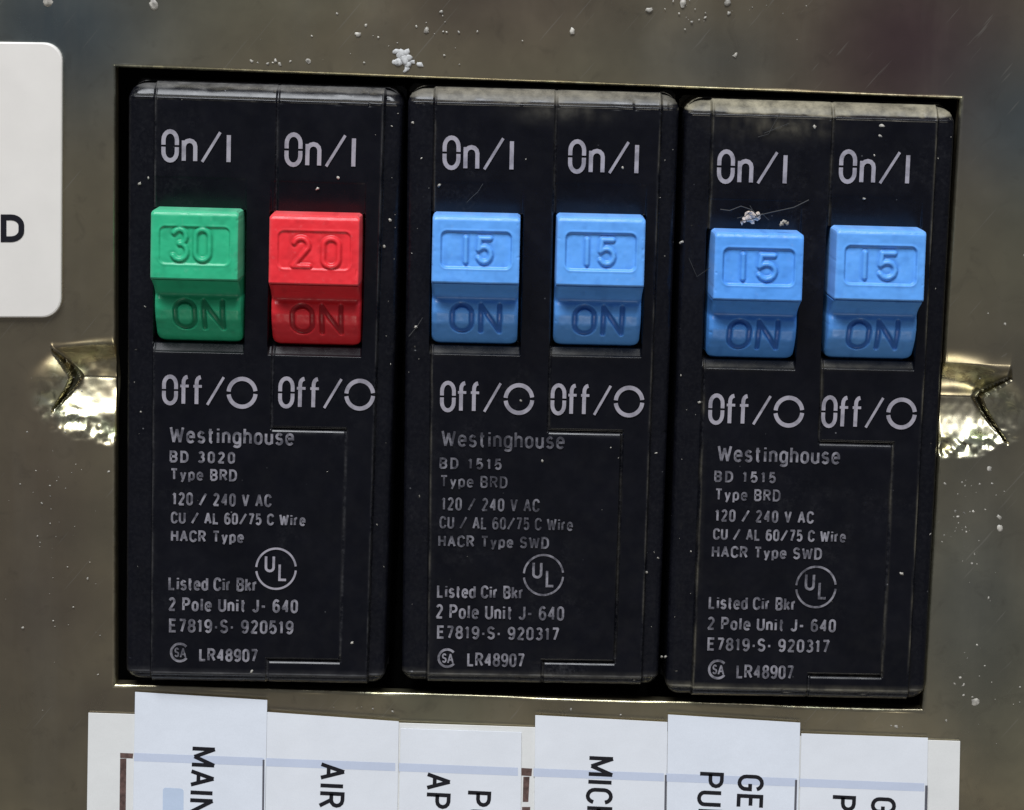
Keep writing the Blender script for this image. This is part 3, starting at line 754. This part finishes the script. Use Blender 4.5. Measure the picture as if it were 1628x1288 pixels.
# card and its label strips
card = sheet('backing_card', [(141,1133),(1526,1178),(1519,1520),(136,1475)], 1.8, 2.6, M_CARD)
tag(card, 'large off-white card under all the label strips below the breakers', 'card')
for q in ([(191,1197),(212,1198),(211,1206),(191,1205)], [(191,1206),(201,1206),(198,1440),(188,1440)],
          [(829,1221),(846,1222),(845,1234),(829,1233)], [(832,1235),(842,1235),(840,1275),(831,1275)], [(830,1283),(843,1283),(839,1440),(827,1440)]):
    sheet('print_or_gap_line', q, 4.45, .12, M_BROWN, parent=card)
STRIPS = [
 ('MAIN', [((215,1100),(425,1113),(418,1470),(209,1460))], [('MAIN', 303, 344, 1187, 41)], 'white label strip reading MAIN, leftmost and set highest', M_STRIP, 5.4),
 ('AIR',  [((425,1132),(634,1147),(629,1480),(419,1470))], [('AIR C', 508, 550, 1212, 41)], 'white label strip reading AIR, directly right of MAIN', M_STRIP2, 5.0),
 ('APP',  [((637,1158),(829,1164),(826,1490),(631,1484))], [('APPL', 677, 718, 1228, 41), ('POW', 741, 781, 1257, 41)], 'white label strip with two lines starting AP and PO', M_STRIP2, 5.0),
 ('MIC',  [((851,1137),(1061,1148),(1056,1490),(848,1484))], [('MICRO', 934, 977, 1202, 41)], 'white label strip starting MICR, below the middle breaker', M_STRIP2, 5.0),
 ('GEN',  [((1062,1136),(1272,1149),(1264,1500),(1057,1490))], [('GEN', 1173, 1215, 1231, 41), ('PUR', 1110, 1151, 1227, 41)], 'white label strip with two lines starting GEN and PUR, set high', M_STRIP, 5.6),
 ('GP',   [((1274,1166),(1475,1173),(1470,1510),(1266,1500))], [('GE', 1385, 1425, 1267, 41), ('PU', 1321, 1361, 1264, 41)], 'rightmost white label strip with lines starting G and P', M_STRIP2, 5.0),
]
for (nm, qs, tx, lab, mt, h0) in STRIPS:
    q = qs[0]; th = 1.3
    s = sheet('label_strip', q, h0, th, mt); tag(s, lab, 'label', 'label strips on the card below the breakers')
    # pale blue band printed across
    xl, xr = q[0][0]+1.2, q[1][0]-1.5
    yb = lambda x: 1197+(x-212)*.0385
    xL = xl-4; xR = xr-4
    hb = h0+th
    if nm == 'MAIN': xL = 213
    sheet('printed_band', [(xL,yb(xL)),(xR,yb(xR)),(xR,yb(xR)+13),(xL,yb(xL)+13)], hb+.02, .1, M_BAND, parent=s)
    if nm == 'MAIN': sheet('printed_block', [(259,1252),(292,1254),(290,1470),(257,1470)], hb+.02, .1, M_BLOCK, rad=5, parent=s)
    V = []; F = []
    for (txt, x0, x1, y0, sl) in tx:
        v, f = text_down(txt, x0, x1, y0, sl*1.0, 6.1); n = len(V); V += v; F += [tuple(i+n for i in g) for g in f]
    flat_print('lettering', V, F, hb+.25, M_BLACKINK, s)
# dark gaps between neighbouring strips, laid on as thin shadow-coloured sheets
for q in ([(417.5,1208),(420.5,1208),(418,1440),(415,1440)], [(1057,1232),(1060,1232),(1057,1440),(1054,1440)],
          [(1264,1240),(1267.5,1240),(1262,1440),(1258,1440)], [(1471,1249),(1475,1249),(1470,1440),(1466,1440)]):
    sheet('print_or_gap_line', q, 7.15, .12, M_EDGE, parent=card)

# ---------------------------------------------------------------- grit, paint flecks, lint
def blob(V, F, x, h, z, r, rnd, flat=.6, el=1., ang=0.):
    n = len(V); m = 9
    if r > 3: flat *= .45
    c, s = math.cos(ang), math.sin(ang)
    ring = []
    for lv, (rr, hh) in enumerate(((1, 0), (.8, .6), (.35, .95))):
        for i in range(m):
            a = 2*math.pi*i/m; q = r*rr*rnd.uniform(.55, 1.3)
            dx, dz = q*math.cos(a)*el, q*math.sin(a)/el
            V.append((x+dx*c-dz*s, -(h+hh*r*flat*rnd.uniform(.8, 1.2)), z+dx*s+dz*c))
    V.append((x, -(h+r*flat*1.05), z))
    for lv in range(2):
        for i in range(m):
            j = (i+1) % m; F.append((n+lv*m+i, n+lv*m+j, n+lv*m+m+j, n+lv*m+m+i))
    for i in range(m): F.append((n+2*m+i, n+2*m+(i+1) % m, n+3*m))
rnd = random.Random(5)
V, F = [], []
def grit(px, py, r, h=0., el=1.3):
    x, z = ray(px, py, h); blob(V, F, float(x), h, float(z), r, rnd, .5, rnd.uniform(1, el), rnd.uniform(0, 3.1))
def on_metal(px, py):
    a, b = PLATE.loc(px, py)
    return not (-8 < a < 1350 and -8 < b < 992) and not (py > 1120+(px-200)*.03 and 130 < px < 1535) and not (px < 108 and 60 < py < 512)
def cluster(cx, cy, sx, sy, n, r0, r1):
    for _ in range(n):
        px, py = rnd.gauss(cx, sx), rnd.gauss(cy, sy)
        if on_metal(px, py): grit(px, py, rnd.uniform(r0, r1)*rnd.random()**.5)
cluster(1528, 815, 22, 40, 46, 1.0, 3.4); cluster(1520, 925, 30, 60, 40, .8, 2.6); cluster(1530, 1080, 50, 50, 34, .8, 2.8)
cluster(60, 760, 45, 60, 26, .8, 2.4); cluster(110, 440, 45, 60, 10, .8, 2.2); cluster(120, 900, 40, 120, 26, .8, 2.2)
cluster(1150, 12, 60, 14, 24, 1, 3.4); cluster(1310, 30, 25, 25, 14, 1, 3.6); cluster(1300, 110, 25, 20, 12, 1, 3.4)
cluster(660, 60, 60, 25, 22, 1, 3.0); cluster(480, 98, 60, 4, 8, 1.2, 3.4); cluster(1575, 260, 25, 120, 34, .8, 2.6)
cluster(1400, 1160, 60, 5, 10, 1, 3); cluster(530, 1128, 90, 4, 8, 1, 2.6)
for _ in range(120):
    px, py = rnd.uniform(0, 1628), rnd.uniform(0, 1288)
    if on_metal(px, py): grit(px, py, .6+2.0*rnd.random()**3)
for (px, py, r) in ((245,8,8.5),(75,2,9),(569,55,4.5),(678,48,4.5),(1033,16,5),(1086,5,6),(1157,3,6),(910,50,5),(1342,15,4.5),(1305,137,5),(1169,88,4.5),(1555,183,5),(1620,25,5),(1508,50,4),(490,97,4.2),(400,97,3),(438,97,3),(1590,840,6),(1588,822,4),(1573,746,5),(1598,515,5),(1550,1116,6),(1425,1155,4)):
    grit(px, py, r)
o = mesh('grit', V, F, M_SPECK); tag(o, 'scattered pale grit and paint specks stuck on the metal cover', None, kind='stuff'); o['category'] = 'grit'

# paint splash above the first two breakers
V, F = [], []
for (px, py, r) in ((630,82,5),(638,86,7),(646,84,6),(650,92,7),(644,96,8),(634,99,7),(628,98,4.5),(648,103,6),(646,110,5),(655,98,4),(640,92,6),(668,103,5)):
    grit(px, py, r)
o = mesh('paint_fleck', V, F, M_PAINT); tag(o, 'largest ragged white paint fleck on the metal above the first breaker gap', 'paint fleck')
# residue on right and left dents' rim
V, F = [], []
for k in range(26):
    a = rnd.uniform(0, 1); px = 1500+rnd.gauss(12, 14); py = 845+rnd.gauss(0, 14)
    if on_metal(px, py): grit(px, py, rnd.uniform(1.5, 4.2))
o = mesh('paint_crust', V, F, M_SPECK); tag(o, 'ragged cluster of pale crust beside the lower right of the right breaker', 'paint fleck')

# grit on the breakers themselves
V, F = [], []
for (px, py, r, h) in ((538,283,2.6,HC),(505,300,2.4,HC),(400,1068,2.6,HC),(560,1022,2.4,HC),(698,295,2.6,HC),(828,637,2.2,HC),(990,267,2.2,HC),(656,195,2.2,20),(862,733,2.4,HC),(1028,910,2.6,20),
                       (1083,385,2.8,20),(1402,200,3.4,HC),(1400,216,2.4,HC),(1295,202,3.,HC),(1433,912,2.8,HC),(1112,640,2.6,20),(620,350,2.6,20),(611,392,2.6,20),(222,292,2.6,20),(236,283,2.2,20),(1058,1044,2.4,20),(1052,1044,2.2,20),(661,520,3,20),(1374,316,2.2,HC)):
    grit(px, py, r, h+.2)
for _ in range(70):
    k = rnd.randrange(3); a = rnd.choice([rnd.uniform(6, 40), rnd.uniform(412, 434), rnd.uniform(50, 400)]); b = rnd.uniform(20, 930)
    if 50 <= a <= 400 and 140 < b < 460: continue
    x, z = BR[k].xz(a, b); h = (HC if 46 < a < 406 else 19)+.2
    blob(V, F, float(x), h, float(z), .5+1.2*rnd.random()**2, rnd, .4, rnd.uniform(1, 1.6), rnd.uniform(0, 3))
o = mesh('dust_grains', V, F, M_SPECK); tag(o, 'fine pale dust grains lying on the black breaker faces', None, kind='stuff'); o['category'] = 'dust'

def strand(V, F, pts, r):
    """thin round thread through points (px, py, h)"""
    P = []
    for i in range(len(pts)-1):
        for t in range(6): P.append(tuple(pts[i][j]+(pts[i+1][j]-pts[i][j])*t/6 for j in range(3)))
    P.append(pts[-1]); C = []
    for p in P:
        x, z = ray(p[0], p[1], p[2]); C.append(np.array([float(x), -p[2], float(z)]))
    n = len(V)
    for i, c in enumerate(C):
        d = C[min(i+1, len(C)-1)]-C[max(i-1, 0)]; d /= np.linalg.norm(d)+1e-9
        u = np.cross(d, [0, 1, 0]); u /= np.linalg.norm(u)+1e-9; v = np.cross(d, u)
        for j in range(4):
            a = j*math.pi/2; V.append(tuple(c+(u*math.cos(a)+v*math.sin(a))*r))
    for i in range(len(C)-1):
        for j in range(4): F.append((n+i*4+j, n+i*4+(j+1) % 4, n+i*4+4+(j+1) % 4, n+i*4+4+j))
# lint tuft lying above the toggle of the right breaker
org = ray(1195, 345, 30)
root = empty('lint_tuft', (float(org[0])*K, -30*K, float(org[1])*K)); tag(root, 'cream lint tuft with hairs above the left blue toggle of the right breaker', 'lint')
V, F = [], []
for (px, py, r, h) in ((1190,346,7,30),(1198,342,6,32),(1203,347,5,30),(1184,350,4.5,30),(1196,350,6,28),(1206,341,4,32),(1180,354,3,30),(1194,338,4,33)):
    x, z = ray(px, py, h); blob(V, F, float(x), h-3, float(z), r, rnd, .8, rnd.uniform(1, 1.8), rnd.uniform(0, 3))
mesh('clump', V, F, M_LINT, parent=root, origin=np.array(root.location), smooth=False)
V, F = [], []
strand(V, F, [(1145,333,30),(1160,335,33),(1178,328,36),(1196,334,36),(1205,344,33)], .8)
strand(V, F, [(1200,344,34),(1225,338,36),(1262,330,34),(1286,318,31)], .8)
strand(V, F, [(1172,347,30),(1185,344,34),(1196,333,37),(1192,327,36)], .5)
strand(V, F, [(1178,352,30),(1198,348,36),(1212,340,33),(1222,350,30)], .7)
mesh('hair', V, F, M_WEB, parent=root, origin=np.array(root.location))
V, F = [], []
for (px, py, r) in ((1243,356,3.5),(1248,353,3.2),(1252,356,3),(1245,352,2.5)):
    x, z = ray(px, py, 85); blob(V, F, float(x), 83, float(z), r, rnd, .9)
o = mesh('lint_crumb', V, F, M_SPECK, smooth=False); tag(o, 'tiny white crumb on the top edge of the blue toggle beside the lint tuft', 'crumb')
V, F = [], []
strand(V, F, [(1095,410,22),(1108,440,24),(1130,425,34)], .35); strand(V, F, [(650,535,21),(664,518,22),(672,505,24)], .6)
strand(V, F, [(742,322,30),(752,312,31),(760,305,31),(768,292,30)], .4)
strand(V, F, [(1215,212,30),(1232,205,31),(1255,196,31)], .35); strand(V, F, [(1205,218,30),(1222,213,31),(1240,180,31)], .35)
o = mesh('cobweb', V, F, M_WEB); tag(o, 'fine grey cobweb threads caught across the black breaker faces', None, kind='stuff'); o['category'] = 'cobweb'
